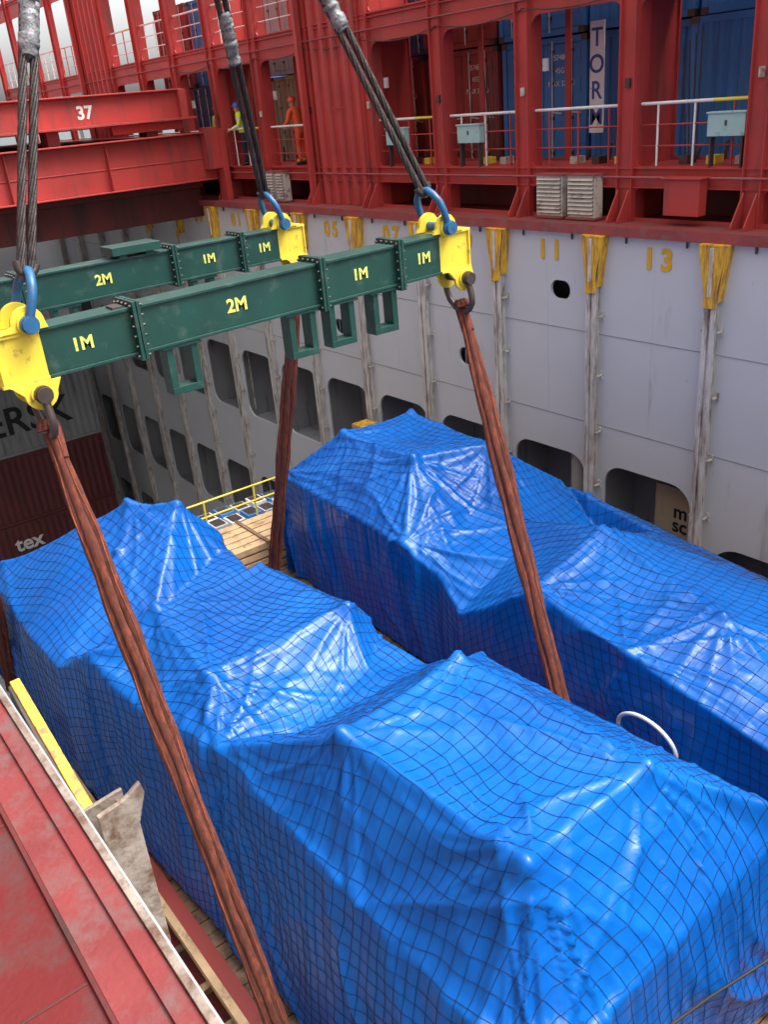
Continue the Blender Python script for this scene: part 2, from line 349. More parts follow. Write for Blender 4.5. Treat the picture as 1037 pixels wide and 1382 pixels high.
# ------------------------------------------------------------------ containers
def container(name,x0,x1,y0,y1,z0,z1,mat,front='doors',side=False):
    c=MB(); e=.12
    for x in(x0,x1-e):
        for y in(y0,y1-e): c.box(x,x+e,y,y+e,z0,z1,mat)
    for z in(z0,z1-e):
        for y in(y0,y1-e): c.box(x0+e,x1-e,y+.002,y+e-.002,z+.002,z+e-.002,mat)
        for x in(x0,x1-e): c.box(x+.002,x+e-.002,y0+e,y1-e,z+.002,z+e-.002,mat)
    for x in(x0-.004,x1-e-.03):
        for z in(z0-.003,z1-.115): c.box(x,x+.154,y0-.008,y0+.15,z,z+.118,M_steel)
    c.box(x0+.06,x1-.06,y0+.1,y1-.06,z0+.05,z1-.04,mat)
    if front=='corr':
        x=x0+e
        while x<x1-e-.01:
            xa=min(x+.07,x1-e); xb=min(x+.11,x1-e); xc=min(x+.18,x1-e); xd=min(x+.22,x1-e)
            c.add([(x,y0+.02,z0+e),(xa,y0+.02,z0+e),(xb,y0+.065,z0+e),(xc,y0+.065,z0+e),(xd,y0+.02,z0+e),(x,y0+.02,z1-e),(xa,y0+.02,z1-e),(xb,y0+.065,z1-e),(xc,y0+.065,z1-e),(xd,y0+.02,z1-e)],[(0,1,6,5),(1,2,7,6),(2,3,8,7),(3,4,9,8)],mat)
            x+=.22
    elif front=='doors':
        xm=(x0+x1)/2
        for a,b in((x0+e+.01,xm-.01),(xm+.01,x1-e-.01)):
            c.box(a,b,y0+.03,y0+.08,z0+e+.01,z1-e-.01,mat)
            for i in range(4):
                zz=z0+e+.25+(z1-z0-2*e-.4)*i/3.4; c.box(a+.05,b-.05,y0+.018,y0+.03,zz,zz+.28,mat)
            for f in(.25,.75):
                xx=a+(b-a)*f; c.cyl((xx,y0-.002,z0+.06),(xx,y0-.002,z1-.06),.018,M_guide,8)
                for zz in(z0+.3,z0+1.0,z1-.9,z1-.3): c.box(xx-.05,xx+.05,y0-.01,y0+.03,zz,zz+.06,M_steel)
                c.beam((xx,y0-.02,z0+1.15),(xx+.3,y0-.02,z0+1.12),.02,.03,M_guide)
    if side:
        y=y0+e; X=x1
        while y<y1-e-.01:
            ya,yb,yc,yd=[min(y+d,y1-e) for d in(.07,.14,.21,.28)]
            c.add([(X-.05,y,z0+e),(X-.05,ya,z0+e),(X-.02,yb,z0+e),(X-.02,yc,z0+e),(X-.05,yd,z0+e),(X-.05,y,z1-e),(X-.05,ya,z1-e),(X-.02,yb,z1-e),(X-.02,yc,z1-e),(X-.05,yd,z1-e)],[(0,1,6,5),(1,2,7,6),(2,3,8,7),(3,4,9,8)],mat)
            y+=.28
    return c.obj(name)
CY=15.6
cols={-2:M_cb,-1:M_cb,0:M_cb,1:M_cb,2:M_cb,3:M_cr,4:M_cr,5:M_cg,6:M_cg,7:M_cb2,8:M_cb2,9:M_cr}
for kk in range(-2,10):
    xr=-8.55-SP*kk
    for t in range(2):
        z0=-1.75+2.62*t
        if kk==7 and t==1: continue
        m=cols[kk]
        if t==1: m={3:M_cr,4:M_cb2,5:M_cr,6:M_cg,8:M_cb,2:M_cb}.get(kk,m)
        if t==0 and kk==6: m=M_ct
        cy=CY+(0.25*((kk*7+t*3)%4)/3)
        c=container('shipping_container',xr-2.44,xr,cy,CY+6.1,z0,z0+2.59,m,'corr' if kk<=1 else 'doors')
        if kk in(2,3,4) and t==0:
            for j,tx in enumerate(['257480 9','45G1','MAX 32500']): text(tx,.15,(xr-.7,cy+.015,z0+2.2-.25*j),M_white,c,'-Y','door_marking')
stl=MB(); stl.box(-34,-2,CY+.1,CY+6,ZT,-1.78,M_redd); stl.obj('deck_hatch_cover')
sg=MB(); sg.box(-13.05,-12.70,15.24,15.27,-1.0,1.0,M_white); sign=sg.obj('vertical_sign')
text('T\nO\nR\nM',.46,(-12.875,15.236,-.0),M_bluel,sign,'-Y','sign_letters',lsp=1.02,offs=.006)

# ------------------------------------------------------------------ hatch covers on the left
h=MB()
h.box(-44,-26.02,.4,13.55,-.62,-.5,M_red)
h.box(-26.12,-26.0,.4,13.4,-1.76,-.52,M_red)
h.box(-26.3,-25.72,.4,13.45,-.50,-.46,M_red); h.box(-26.25,-25.8,.4,13.3,-1.80,-1.76,M_red)
h.box(-26.0,-25.98,.4,13.3,-1.2,-1.17,M_red)
for i in range(6): h.box(-43+i*3,-42.85+i*3,.45,13.2,-1.7,-.62,M_reddark)
for y in(1.6,4.4,7.2,10.): h.box(-25.999,-25.82,y,y+.02,-1.75,-.51,M_red)
h.box(-25.99,-25.62,13.0,13.42,-1.5,-.35,M_red); h.box(-26.0,-25.55,13.42,13.6,-2.42,-.42,M_red)
h.box(-27.3,-26.9,.4,13.18,-2.9,-1.85,M_reddark)
h.box(-44,-26.5,.4,13.1,-2.0,-1.82,M_reddark)
h.obj('hatch_cover',bevel=.008)
h=MB()
h.box(-44,-26.2,.4,12.9,-.02,.70,M_red)
h.box(-26.5,-26.05,.4,12.7,.70,.74,M_red); h.box(-26.5,-25.85,.4,12.95,-.08,-.02,M_red)
h.box(-26.2,-26.0,12.55,12.75,-.02,.72,M_red)
for y in(1.,4.5,8.6,11.5): h.box(-26.9,-26.3,y,y+.35,-.46,-.08,M_redn)
h.box(-26.3,-26.1,10.4,12.6,-.32,-.09,M_red)
hc=h.obj('hatch_cover',bevel=.008)
text('37',.46,(-26.19,9.75,.30),M_white,hc,'+X','bay_number',offs=.014)

# ------------------------------------------------------------------ containers down in the hold (left)
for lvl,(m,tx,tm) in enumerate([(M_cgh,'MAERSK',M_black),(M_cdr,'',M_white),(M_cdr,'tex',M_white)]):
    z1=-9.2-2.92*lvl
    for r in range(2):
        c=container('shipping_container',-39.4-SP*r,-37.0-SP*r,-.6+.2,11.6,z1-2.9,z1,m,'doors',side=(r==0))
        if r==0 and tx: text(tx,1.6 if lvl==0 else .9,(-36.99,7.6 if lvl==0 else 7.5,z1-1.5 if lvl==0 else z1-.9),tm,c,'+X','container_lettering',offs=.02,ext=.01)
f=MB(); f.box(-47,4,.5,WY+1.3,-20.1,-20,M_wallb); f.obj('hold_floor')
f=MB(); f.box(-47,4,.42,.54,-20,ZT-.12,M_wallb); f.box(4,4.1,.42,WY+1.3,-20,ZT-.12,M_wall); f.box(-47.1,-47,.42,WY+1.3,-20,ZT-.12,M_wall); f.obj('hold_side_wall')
for j,(a,b) in enumerate(((.95,6.55),(6.75,12.55))):
    for i in range(5):
        xr=-1.6-2.5*i
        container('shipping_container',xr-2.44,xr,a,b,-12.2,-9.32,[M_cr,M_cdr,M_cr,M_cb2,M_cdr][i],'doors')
d=MB()
d.box(-47,4,-5,.27,ZT-.1,ZT-.012,M_deckn)
d.box(-47,4,.272,.47,ZT-.1,ZT,M_deckm)
d.box(-47,4,.472,.50,ZT-.22,ZT+.035,M_guided)
d.box(-47,4,.40,.471,ZT,ZT+.018,M_deckm)
d.box(-47,4,.255,.271,ZT-.02,ZT+.006,M_reddark)
for i in range(9): d.box(-7.6+i*.9,-7.6+i*.9+.012,-4,.25,ZT-.012,ZT-.008,M_reddark)
d.obj('ship_deck',bevel=.006)
for x in(-3.07,-8.11):
    g=MB()
    g.prism([(.58,ZT-.17),(.70,ZT-.15),(.78,ZT-.10),(.79,ZT-.16),(.74,ZT-.30),(.74,ZT-1.0),(.69,ZT-1.5),(.58,ZT-1.5)],'x',x-.012,x+.012,M_guided)
    g.prism([(.56,ZT-.24),(.74,ZT-.22),(.73,ZT-1.0),(.68,ZT-1.5),(.56,ZT-1.5)],'x',x-.17,x-.15,M_guided)
    g.box(x-.148,x-.014,.56,.66,-9,ZT-1.0,M_guided)
    g.prism([(x-.15,ZT-.26),(x-.014,ZT-.20),(x-.014,ZT-1.4),(x-.15,ZT-1.4)],'y',.70,.715,M_guided)
    g.beam((x-1.15,.60,ZT-.10),(x-.10,.62,ZT-.46),.05,.03,M_yel,up=(0,0,1))
    g.beam((x-1.15,.575,ZT-.15),(x-.10,.575,ZT-.51),.03,.10,M_steel)
    g.obj('cell_guide',bevel=.004)
def rack(name,x0,x1,y0,y1,z1):
    r=MB()
    for y in(y0,y1-.18):
        r.box(x0,x1,y,y+.18,z1-.34,z1-.30,M_cr); r.box(x0,x1,y,y+.18,z1-.04,z1,M_cr); r.box(x0,x1,y+.07,y+.11,z1-.30,z1-.04,M_cr)
        n=int((x1-x0)/.6)
        for i in range(n+1):
            xx=x0+.02+(x1-x0-.06)*i/n; r.box(xx,xx+.015,y+.005,y+.175,z1-.298,z1-.042,M_cr)
    i=0; x=x0+.02
    while x<x1-.2:
        r.box(x,x+.2,y0+.185,y1-.185,z1-.07-.006*(i%3),z1-.02-.004*((i*7)%3),M_woodd); x+=.215;i+=1
    for xx in(x0,x1-.15): r.box(xx,xx+.15,y0+.19,y1-.19,z1-.3,z1-.08,M_cr)
    return r.obj(name)
rack('flat_rack',-14.0,-1.9,2.05,6.45,-8.72)
rack('flat_rack',-14.2,-1.9,7.1,12.75,-8.45)
t=MB()
t.beam((-14,1.98,-8.62),(-2,1.98,-8.62),.09,.11,M_wood)
t.beam((-13,1.55,-8.9),(-2,1.72,-8.9),.09,.13,M_woodd)
t.beam((-12.5,1.2,-8.95),(-2,1.25,-8.95),.09,.13,M_wood)
for i in range(20):
    x=-13.5+i*.62+random.uniform(-.06,.06)
    t.beam((x,.9,-9.14),(x+random.uniform(-.05,.05),2.25,-9.14),.10,.09,M_wood if i%3 else M_woodd)
for i in range(7): t.box(-8.6+i*.4,-8.28+i*.4,.95,1.9,-9.3,-9.2,M_woodd)
t.box(-7.0,-6.2,1.25,1.8,-9.08,-8.95,M_wood)
t.obj('dunnage_timber_frame')
t=MB()
for L in range(7):
    for i in range(5):
        y0=5.3+random.uniform(-.1,.1); x=-15.55+i*.26
        t.box(x,x+.22,y0,8.9+random.uniform(-.2,.2),-8.95+L*.17,-8.82+L*.17,M_wood)
    for y in(5.9,7.2,8.2): t.box(-15.6,-14.25,y,y+.08,-8.815+L*.17,-8.785+L*.17,M_woodd)
t.obj('timber_stack',bevel=.004)
q=MB()
for i in range(9):
    for j in range(3):
        zz=-8.3+.03*((i+j)%2); x=-17.3+j*.5; y=5.4+i*.42
        q.box(x,x+.42,y,y+.34,zz,zz+.12,[M_cg,M_cb,M_white][(i*2+j)%3]); q.box(x+.04,x+.38,y+.04,y+.30,zz+.12,zz+.135,M_steel)
q.box(-17.4,-15.8,5.3,9.3,-8.34,-8.31,M_cg)
q.obj('lashing_gear_bins',bevel=.01)
q=MB()
for z in(-7.35,-7.7):
    q.cyl((-16.1,5.6,z),(-16.1,9.3,z),.022,M_yelb,8)
for y in(5.6,6.8,8.0,9.3): q.cyl((-16.1,y,-9.2),(-16.1,y,-7.35),.022,M_yelb,8)
q.box(-17.4,-14.1,5.25,9.4,-9.25,-9.0,M_cr)
q.obj('yellow_handrail')
q=MB(); q.box(-18.6,-17.8,12.4,12.9,-7.85,-7.75,M_yel); q.box(-18.55,-18.5,12.45,12.85,-12,-7.85,M_yel); q.box(-17.9,-17.85,12.45,12.85,-12,-7.85,M_yel); q.obj('access_platform')
q=MB(); q.box(-9.9,-9.0,WY+.5,WY+1.2,-9.3,-7.35,M_ct); tan=q.obj('cargo_box',bevel=.01)
text('m\nsc',.42,(-9.3,WY+.495,-8.0),M_black,tan,'-Y','box_lettering',lsp=.7,offs=.008)

# ------------------------------------------------------------------ lifting beams
def spreader(X,name,brk):
    E=empty(name); B=MB()
    zb=lambda y:-1.93+(y-1.9)*.022*(1 if X>-9 else .4)-(0 if X>-9 else .06)
    H=.43; W=.15
    def sec(y0,y1,mat):
        def bx(dx0,dx1,dz0,dz1):
            vs=[(X+dx0,y0,zb(y0)+dz0),(X+dx1,y0,zb(y0)+dz0),(X+dx1,y1,zb(y1)+dz0),(X+dx0,y1,zb(y1)+dz0),(X+dx0,y0,zb(y0)+dz1),(X+dx1,y0,zb(y0)+dz1),(X+dx1,y1,zb(y1)+dz1),(X+dx0,y1,zb(y1)+dz1)]
            B.add(vs,[(0,3,2,1),(4,5,6,7),(0,1,5,4),(1,2,6,5),(2,3,7,6),(3,0,4,7)],mat)
        bx(-W,W,0,.028); bx(-W,W,H-.028,H); bx(-.125,-.105,.028,H-.028); bx(.105,.125,.028,H-.028)
    sec(2.08,6.52,M_green)
    for a,b in((1.68,2.08),(6.52,6.96)): sec(a,b,M_yelb)
    for yj in(2.93,4.925,5.93):
        z=zb(yj)
        for s in(-1,1): B.box(X-.2,X+.2,yj+s*.02-.016,yj+s*.02+.016,z-.05,z+H+.05,M_green)
        for s in(-1,1):
            for zz in np.linspace(z-.01,z+H+.01,6):
                B.cyl((X+s*.172,yj-.06,zz),(X+s*.172,yj+.06,zz),.015,M_steel,6)
            for xx in(-.09,0,.09): B.cyl((X+xx,yj-.06,z+(H+.02 if s>0 else -.02)),(X+xx,yj+.06,z+(H+.02 if s>0 else -.02)),.016,M_steel,6)
    def lobe(y,z,r,a,b,zc):
        seg=[]
        up=1 if z>zc else -1
        for i in range(13):
            th=math.pi*i/12
            seg.append((y+r*math.cos(th),z+up*r*math.sin(th)))
        return [(a,zc),(b,zc)]+seg
    for ye,yl in((2.0,1.97),(6.6,6.84)):
        a,b=(1.69,2.16) if ye<4 else (6.42,6.95)
        for dx in(.145,-.145):
            for yc,up in((ye,1),(yl,-1)):
                z=zb(yc)+(H+.06 if up>0 else -.10)
                a2,b2=max(a,yc-.24),min(b,yc+.24)
                zz0=(H+.001 if up>0 else -.001)
                B.prism(lobe(yc,z,.142,a2,b2,zb(yc)+zz0),'x',X+dx-.02,X+dx+.02,M_yelb)
                s=1 if dx>0 else -1
                B.cyl((X+dx,yc,z),(X+dx+s*.045,yc,z),.095,M_yelb,20)
        B.box(X-.152,X+.152,a,a+.02,zb(ye)-.004,zb(ye)+H+.004,M_yelb) if ye<4 else B.box(X-.152,X+.152,b-.02,b,zb(yl)-.004,zb(yl)+H+.004,M_yelb)
        def shackle(yc,z,up,mat,rr_,w,dirv):
            dirv=Vector(dirv).normalized()
            B.cyl((X-.24,yc,z),(X+.24,yc,z),.050,mat,14)
            B.cyl((X+.235,yc,z),(X+.27,yc,z),.07,mat,10)
            c=Vector((X,yc,z)); pts=[]
            for p in [(-.205,-.04),(-.205,.1),(-.21,.2),(-.19,.30),(-.12,.38),(-.05,.42),(.05,.42),(.12,.38),(.19,.30),(.21,.2),(.205,.1),(.205,-.04)]:
                pts.append(c+Vector((p[0],0,0))+dirv*p[1]*rr_)
            B.tube(pts,w,mat,10)
            for sx in(-.205,.205): B.cyl((X+sx-.03,yc,z),(X+sx+.03,yc,z),.078,mat,14)
            return c+dirv*.40*rr_
        top=(ye,zb(ye)+H+.06); bot=(yl,zb(yl)-.10)
        hook=Vector((-9.5,4.3,5.1))
        dv=(hook-Vector((X,top[0],top[1])))
        tp=shackle(top[0],top[1],1,M_blueshk,1.0,.040,Vector((0,dv.y,dv.z)))
        bt=shackle(bot[0],bot[1],-1,M_steel,.95,.036,(.25 if X>-9 else -.2,0.02,-1))
        anchors.append((X,ye>4,tp,bt))
    for y in brk:
        z=zb(y)
        for s in(-1,1): B.box(X-.05,X+.12,y+s*.125-.035,y+s*.125+.035,z-.40,z-.002,M_green)
        B.box(X-.05,X+.12,y-.159,y+.159,z-.47,z-.40,M_green); B.box(X-.07,X+.14,y-.2,y+.2,z-.03,z-.003,M_green)
    if X<-9:
        B.box(X-.2,X+.2,4.1,4.75,-1.50,-1.40,M_green); B.box(X-.16,X+.16,4.2,4.3,-1.56,-1.50,M_green); B.box(X-.16,X+.16,4.55,4.65,-1.56,-1.50,M_green)
    else:
        B.box(X-.06,X+.1,2.75,2.85,-1.50,-1.46,M_steel)
    B.obj('beam_body',E,bevel=.004)
    xf=X+.127
    for tx,y in(('1M',2.42),('2M',3.95),('1M',5.42),('1M',6.28)):
        text(tx,.175 if tx=='2M' else .155,(xf,y,zb(y)+H*.50),M_yelt2,E,'+X','stencil',offs=.005)
    return E
anchors=[]
spreader(-7.8,'lifting_beam',(3.32,4.66,5.15,5.72))
spreader(-11.26,'lifting_beam',(3.4,5.3))
def wire(p0,p1,R,twist=7.0):
    W=MB(); p0=Vector(p0);p1=Vector(p1); d=p1-p0;L=d.length;d.normalize(); a=d.orthogonal().normalized(); b=d.cross(a)
    n=int(L/.025)
    for s in range(6):
        pts=[]
        for i in range(n+1):
            t=i/n*L; th=2*math.pi*(s/6)+t*twist
            pts.append(p0+d*t+(a*math.cos(th)+b*math.sin(th))*R*.62)
        W.tube(pts,R*.40,M_wire,5,caps=False)
    W.tube([p0,p1],R*.5,M_wire,6)
    return W
for X,far,tp,bt in anchors:
    hook=Vector((-9.5,4.3,5.1))+(Vector((.3,.35,0)) if X<-9 else Vector((0,0,0)))
    ax=Vector((1,0,0))
    d=(hook-tp).normalized(); side=d.cross(ax).normalized()
    W=MB()
    for s in(-1,1):
        w=wire(tp+side*.042*s+d*.02, hook+side*.05*s+ (ax*.03*s),.037 )
        o=len(W.v); W.v+=w.v; W.f+=[[i+o for i in f_] for f_ in w.f]; W.sm+=w.sm
        for mm in w.mats: W.mi(mm)
        W.m+=[0]*len(w.m)
    pts=[]
    for i in range(13):
        th=math.pi*(i/12)-math.pi/2
        pts.append(tp+side*.075*math.sin(th)+d*(.08-.10*math.cos(th)))
    W.tube(pts,.036,M_wire,8)
    s0=1.75; pts=[];rs=[]
    for i in range(26):
        pts.append(tp+d*(s0+i*.024)+Vector((random.uniform(-.006,.006),random.uniform(-.006,.006),0))); rs.append(.078+random.uniform(-.009,.012))
    rs[0]=.06; rs[-1]=.06
    W.tube(pts,rs,M_tape,14)
    W.obj('wire_rope')
ends={(-7.8,False):(-5.2,2.10,-8.7),(-7.8,True):(-5.2,6.45,-8.7),(-11.26,True):(-12.95,6.33,-8.7),(-11.26,False):(-14.3,1.95,-8.7)}
for X,far,tp,bt in anchors:
    e=Vector(ends[(X,far)]); L=(e-bt).length; d=(e-bt).normalized(); sidev=d.cross(Vector((-.74,.52,-.42))).normalized(); fr=d.cross(sidev)
    sl=MB(); N=90
    offs=[(-1,0.0,.06),(0.05,.5,.055),(1.0,-.1,.058)]
    for k,(o,oz,w) in enumerate(offs):
        pts=[];rs=[]
        for i in range(N+1):
            t=i/N; sp=.030+.034*min(1,t*7)
            wob=.007*math.sin(t*13+k*2.1)+.004*math.sin(t*41+k)
            pts.append(bt+d*(L*t)+sidev*(o*sp+wob)+fr*(oz*.05+.006*math.sin(t*19+k*1.7))); rs.append((w*.8+.005*math.sin(t*31+k*3)+.003*math.sin(t*87+k))*(0.72+.3*min(1,t*6)))
        sl.tube(pts,rs,M_sling,12,asp=.55,adir=sidev)
        if k!=1:
            for sg_ in(-1,1): sl.tube([p+fr*(sg_*rs[i]*.52)+sidev*(.016*(k-1)+.006*math.sin(i*.5+k)) for i,p in enumerate(pts)],[.0035+.004*max(0,math.sin(i*.23+k*2)) for i in range(len(pts))],M_slinge,5)
    pts=[]
    for i in range(15):
        th=math.pi*i/14
        pts.append(bt+fr*.085*math.cos(th)-d*(.02+.075*math.sin(th)))
    for o in(-.045,0,.045): sl.tube([p+sidev*o for p in pts]+[bt+d*.25+sidev*o],.032,M_sling,8)
    sl.obj('round_sling')

# ------------------------------------------------------------------ tarpaulins: taut facets over the machine corners, skirts, pleats
TAB=np.random.RandomState(77).rand(256,256)
def vn(x,y,k=0):
    x=x+k*17.3; y=y+k*9.1
    i=np.floor(x).astype(int); j=np.floor(y).astype(int); fx=x-i; fy=y-j; fx=fx*fx*(3-2*fx); fy=fy*fy*(3-2*fy)
    g=lambda a,b:TAB[a%256,b%256]
    return (g(i,j)*(1-fx)+g(i+1,j)*fx)*(1-fy)+(g(i,j+1)*(1-fx)+g(i+1,j+1)*fx)*fy
def ridge(x,y,k=0,p=3): return (1-np.abs(2*vn(x,y,k)-1))**p
def normals(P):
    gu=np.gradient(P,axis=0); gv=np.gradient(P,axis=1); N=np.cross(gu,gv); return N/(np.linalg.norm(N,axis=-1,keepdims=True)+1e-9)
def blur(A,k):
    for _ in range(k):
        A[1:-1]=(A[:-2]+2*A[1:-1]+A[2:])/4; A[:,1:-1]=(A[:,:-2]+2*A[:,1:-1]+A[:,2:])/4
    return A
def tri_height(pts,edges):
    co=[Vector((p[0],p[1])) for p in pts]
    r=delaunay_2d_cdt(co,edges,[],0,1e-5)
    vs=np.array([tuple(v) for v in r[0]]); orig=r[3]
    zs=np.array([pts[o[0]][2] if len(o) else 0 for o in orig])
    for i,o in enumerate(orig):
        if not len(o):
            d=[(p[0]-vs[i][0])**2+(p[1]-vs[i][1])**2 for p in pts]; w=1/(np.array(d)+1e-6)**2; zs[i]=(w*np.array([p[2] for p in pts])).sum()/w.sum()
    tris=[t for t in r[2] if len(t)==3]
    def H(x,y):
        out=np.full(x.shape,-1e3); best=np.full(x.shape,-1e9)
        for a,b,c in tris:
            A,B,C=vs[a],vs[b],vs[c]; den=(B[1]-C[1])*(A[0]-C[0])+(C[0]-B[0])*(A[1]-C[1])
            if abs(den)<1e-9: continue
            l1=((B[1]-C[1])*(x-C[0])+(C[0]-B[0])*(y-C[1]))/den; l2=((C[1]-A[1])*(x-C[0])+(A[0]-C[0])*(y-C[1]))/den; l3=1-l1-l2
            mn=np.minimum(np.minimum(l1,l2),l3); z=l1*zs[a]+l2*zs[b]+l3*zs[c]
            sel=(mn>best)&(mn>-1); best=np.where(sel,mn,best); out=np.where(sel,z,out)
        return out
    return H
def tarp(pts,edges,y0p,y1p,x0,x1,s,zbot,flare0,flare1,flx,peaks,seed):
    H=tri_height(pts,edges)
    y0f=lambda x:np.interp(x,[a for a,b in y0p],[b for a,b in y0p]); y1f=lambda x:np.interp(x,[a for a,b in y1p],[b for a,b in y1p])
    xs=np.linspace(x0,x1,600); arc=np.zeros(600)
    for t in(.1,.3,.5,.7,.9):
        ys=y0f(xs)+t*(y1f(xs)-y0f(xs)); z=H(xs,ys); arc[1:]+=np.hypot(np.diff(xs),np.diff(z))/5
    ca=np.cumsum(arc); nt_=int(ca[-1]/s)+1; X=np.interp(np.linspace(0,ca[-1],nt_),ca,xs)
    tt=np.linspace(0,1,240); YY=y0f(X)[:,None]+tt[None]*(y1f(X)-y0f(X))[:,None]; XX=np.repeat(X[:,None],240,1); ZZ=H(XX,YY)
    al=np.zeros_like(YY); al[:,1:]=np.cumsum(np.sqrt(np.diff(YY,axis=1)**2+np.diff(ZZ,axis=1)**2),axis=1)
    m=int(al[:,-1].mean()/s)+1
    Y=np.stack([np.interp(np.linspace(0,al[i,-1],m),al[i],YY[i]) for i in range(nt_)])
    Y=blur(Y[...,None].copy(),4)[...,0]
    XT=np.repeat(X[:,None],m,1); ZT_=H(XT,Y)
    nd=int(2.75/s)
    n2=nt_+2*nd; m2=m+2*nd
    P=np.zeros((n2,m2,3)); top=np.stack([XT,Y,ZT_],-1)
    ii=np.arange(n2)-nd; jj=np.arange(m2)-nd
    ic=np.clip(ii,0,nt_-1); jc=np.clip(jj,0,m-1)
    base=top[ic][:,jc]
    du=(np.maximum(-ii,0)+np.maximum(ii-nt_+1,0))*s; dv=(np.maximum(-jj,0)+np.maximum(jj-m+1,0))*s
    su=np.where(ii<0,-1.,np.where(ii>=nt_,1.,0.)); sv=np.where(jj<0,-1.,np.where(jj>=m,1.,0.))
    DU,DV=np.meshgrid(du,dv,indexing='ij'); SU,SV=np.meshgrid(su,sv,indexing='ij')
    D=np.maximum(DU,DV)
    th=np.arctan2(DV,DU)
    avail=np.maximum(base[...,2]-zbot,.2); drop=np.minimum(D,avail)
    fl=np.where(SV<0,flare0(base[...,0]),flare1)
    ox=(flx*drop)*np.cos(th); oy=(fl*drop)*np.sin(th)
    P[...,0]=base[...,0]+SU*ox; P[...,1]=base[...,1]+SV*oy; P[...,2]=base[...,2]-drop-.02*np.maximum(D-avail,0)
    U,V=np.meshgrid(np.arange(n2)*s,np.arange(m2)*s,indexing='ij')
    keep=D<=avail+.10*(vn(U*1.3,V*1.3,40)-.2)
    P=blur(P,1)
    PB=P.copy()
    Nb=normals(blur(P.copy(),10)); Nb/=np.linalg.norm(Nb,axis=-1,keepdims=True)+1e-9
    wu=U+.5*vn(U*.6,V*.6,3+seed); wv=V+.5*vn(U*.6,V*.6,5+seed)
    sideY=(DV>0)&(DV>=DU)
    corner=np.sin(2*th)*np.clip(D/.3,0,1)
    fade=np.clip(D/.8,0,1); onside=np.clip(D/.1,0,1)
    dd=np.where(sideY,DV,DU)
    slant=(vn(U*.3,V*.3,12+seed)-.5)*dd*1.5
    a1=np.where(sideY,wu,wv)+slant
    amp_=np.where(sideY,.10,.14)
    pl=ridge(a1*.85,dd*.12,1+seed,5)+.45*ridge(a1*2.1,dd*.25,2+seed,5)+.12*ridge(a1*5,dd*.6,16+seed,3)
    Dp=amp_*fade*pl*(.35+1.1*vn(U*.4,V*.4,44+seed))
    Dp+=corner*.13*ridge(th*4.5,dd*.15,13+seed,3)
    ft=1-onside
    for k_,(ang,f,asp,amp) in enumerate(((.6,.8,.2,.045),(-.9,1.0,.22,.04),(1.5,1.9,.3,.014),(.1,2.3,.3,.012),(-.4,5.,.8,.004))):
        r1=wu*math.cos(ang)+wv*math.sin(ang); r2=-wu*math.sin(ang)+wv*math.cos(ang)
        msk=np.clip((vn(U*.6+k_,V*.6,60+k_)-.45)*4,0,1)
        Dp+=amp*(.45+.55*ft)*ridge(r1*f,r2*f*asp,50+k_+seed,9)*msk
    for k,(x,y,amp) in enumerate(peaks):
        dx=PB[...,0]-x+.15*(vn(U*1.2,V*1.2,33+k)-.5); dy=PB[...,1]-y+.15*(vn(U*1.2,V*1.2,37+k)-.5); rr_=np.sqrt(dx*dx+dy*dy+.3*np.maximum(DV,DU)**2); tht=np.arctan2(dy,dx)
        f=ridge(np.cos(tht)*3.2+5,np.sin(tht)*3.2+rr_*.25+k*3.3,20+k+seed,6)+.28*ridge(np.cos(tht)*7.3+5,np.sin(tht)*7.3+rr_*.5+k*3.3,80+k,5)
        Dp+=amp*f*np.clip(rr_/.3,0,1)*np.exp(-rr_/1.15)
        Dp+=.04*np.exp(-(rr_/.13)**2)
    for (ea,eb) in edges:
        A=np.array(pts[ea][:2]);B=np.array(pts[eb][:2]); ab=B-A; L2=(ab**2).sum()
        t=np.clip(((PB[...,0]-A[0])*ab[0]+(PB[...,1]-A[1])*ab[1])/L2,0,1)
        dist=np.hypot(PB[...,0]-A[0]-t*ab[0],PB[...,1]-A[1]-t*ab[1])
        Dp+=.022*np.exp(-(dist/.055)**2)*(1-onside)*(.4+vn(U*1.1,V*1.1,90+ea))-.022*np.sin(np.pi*t)*np.exp(-(dist/.3)**2)*(1-onside)
    P=P+Nb*Dp[...,None]
    return P,U,V,s,keep
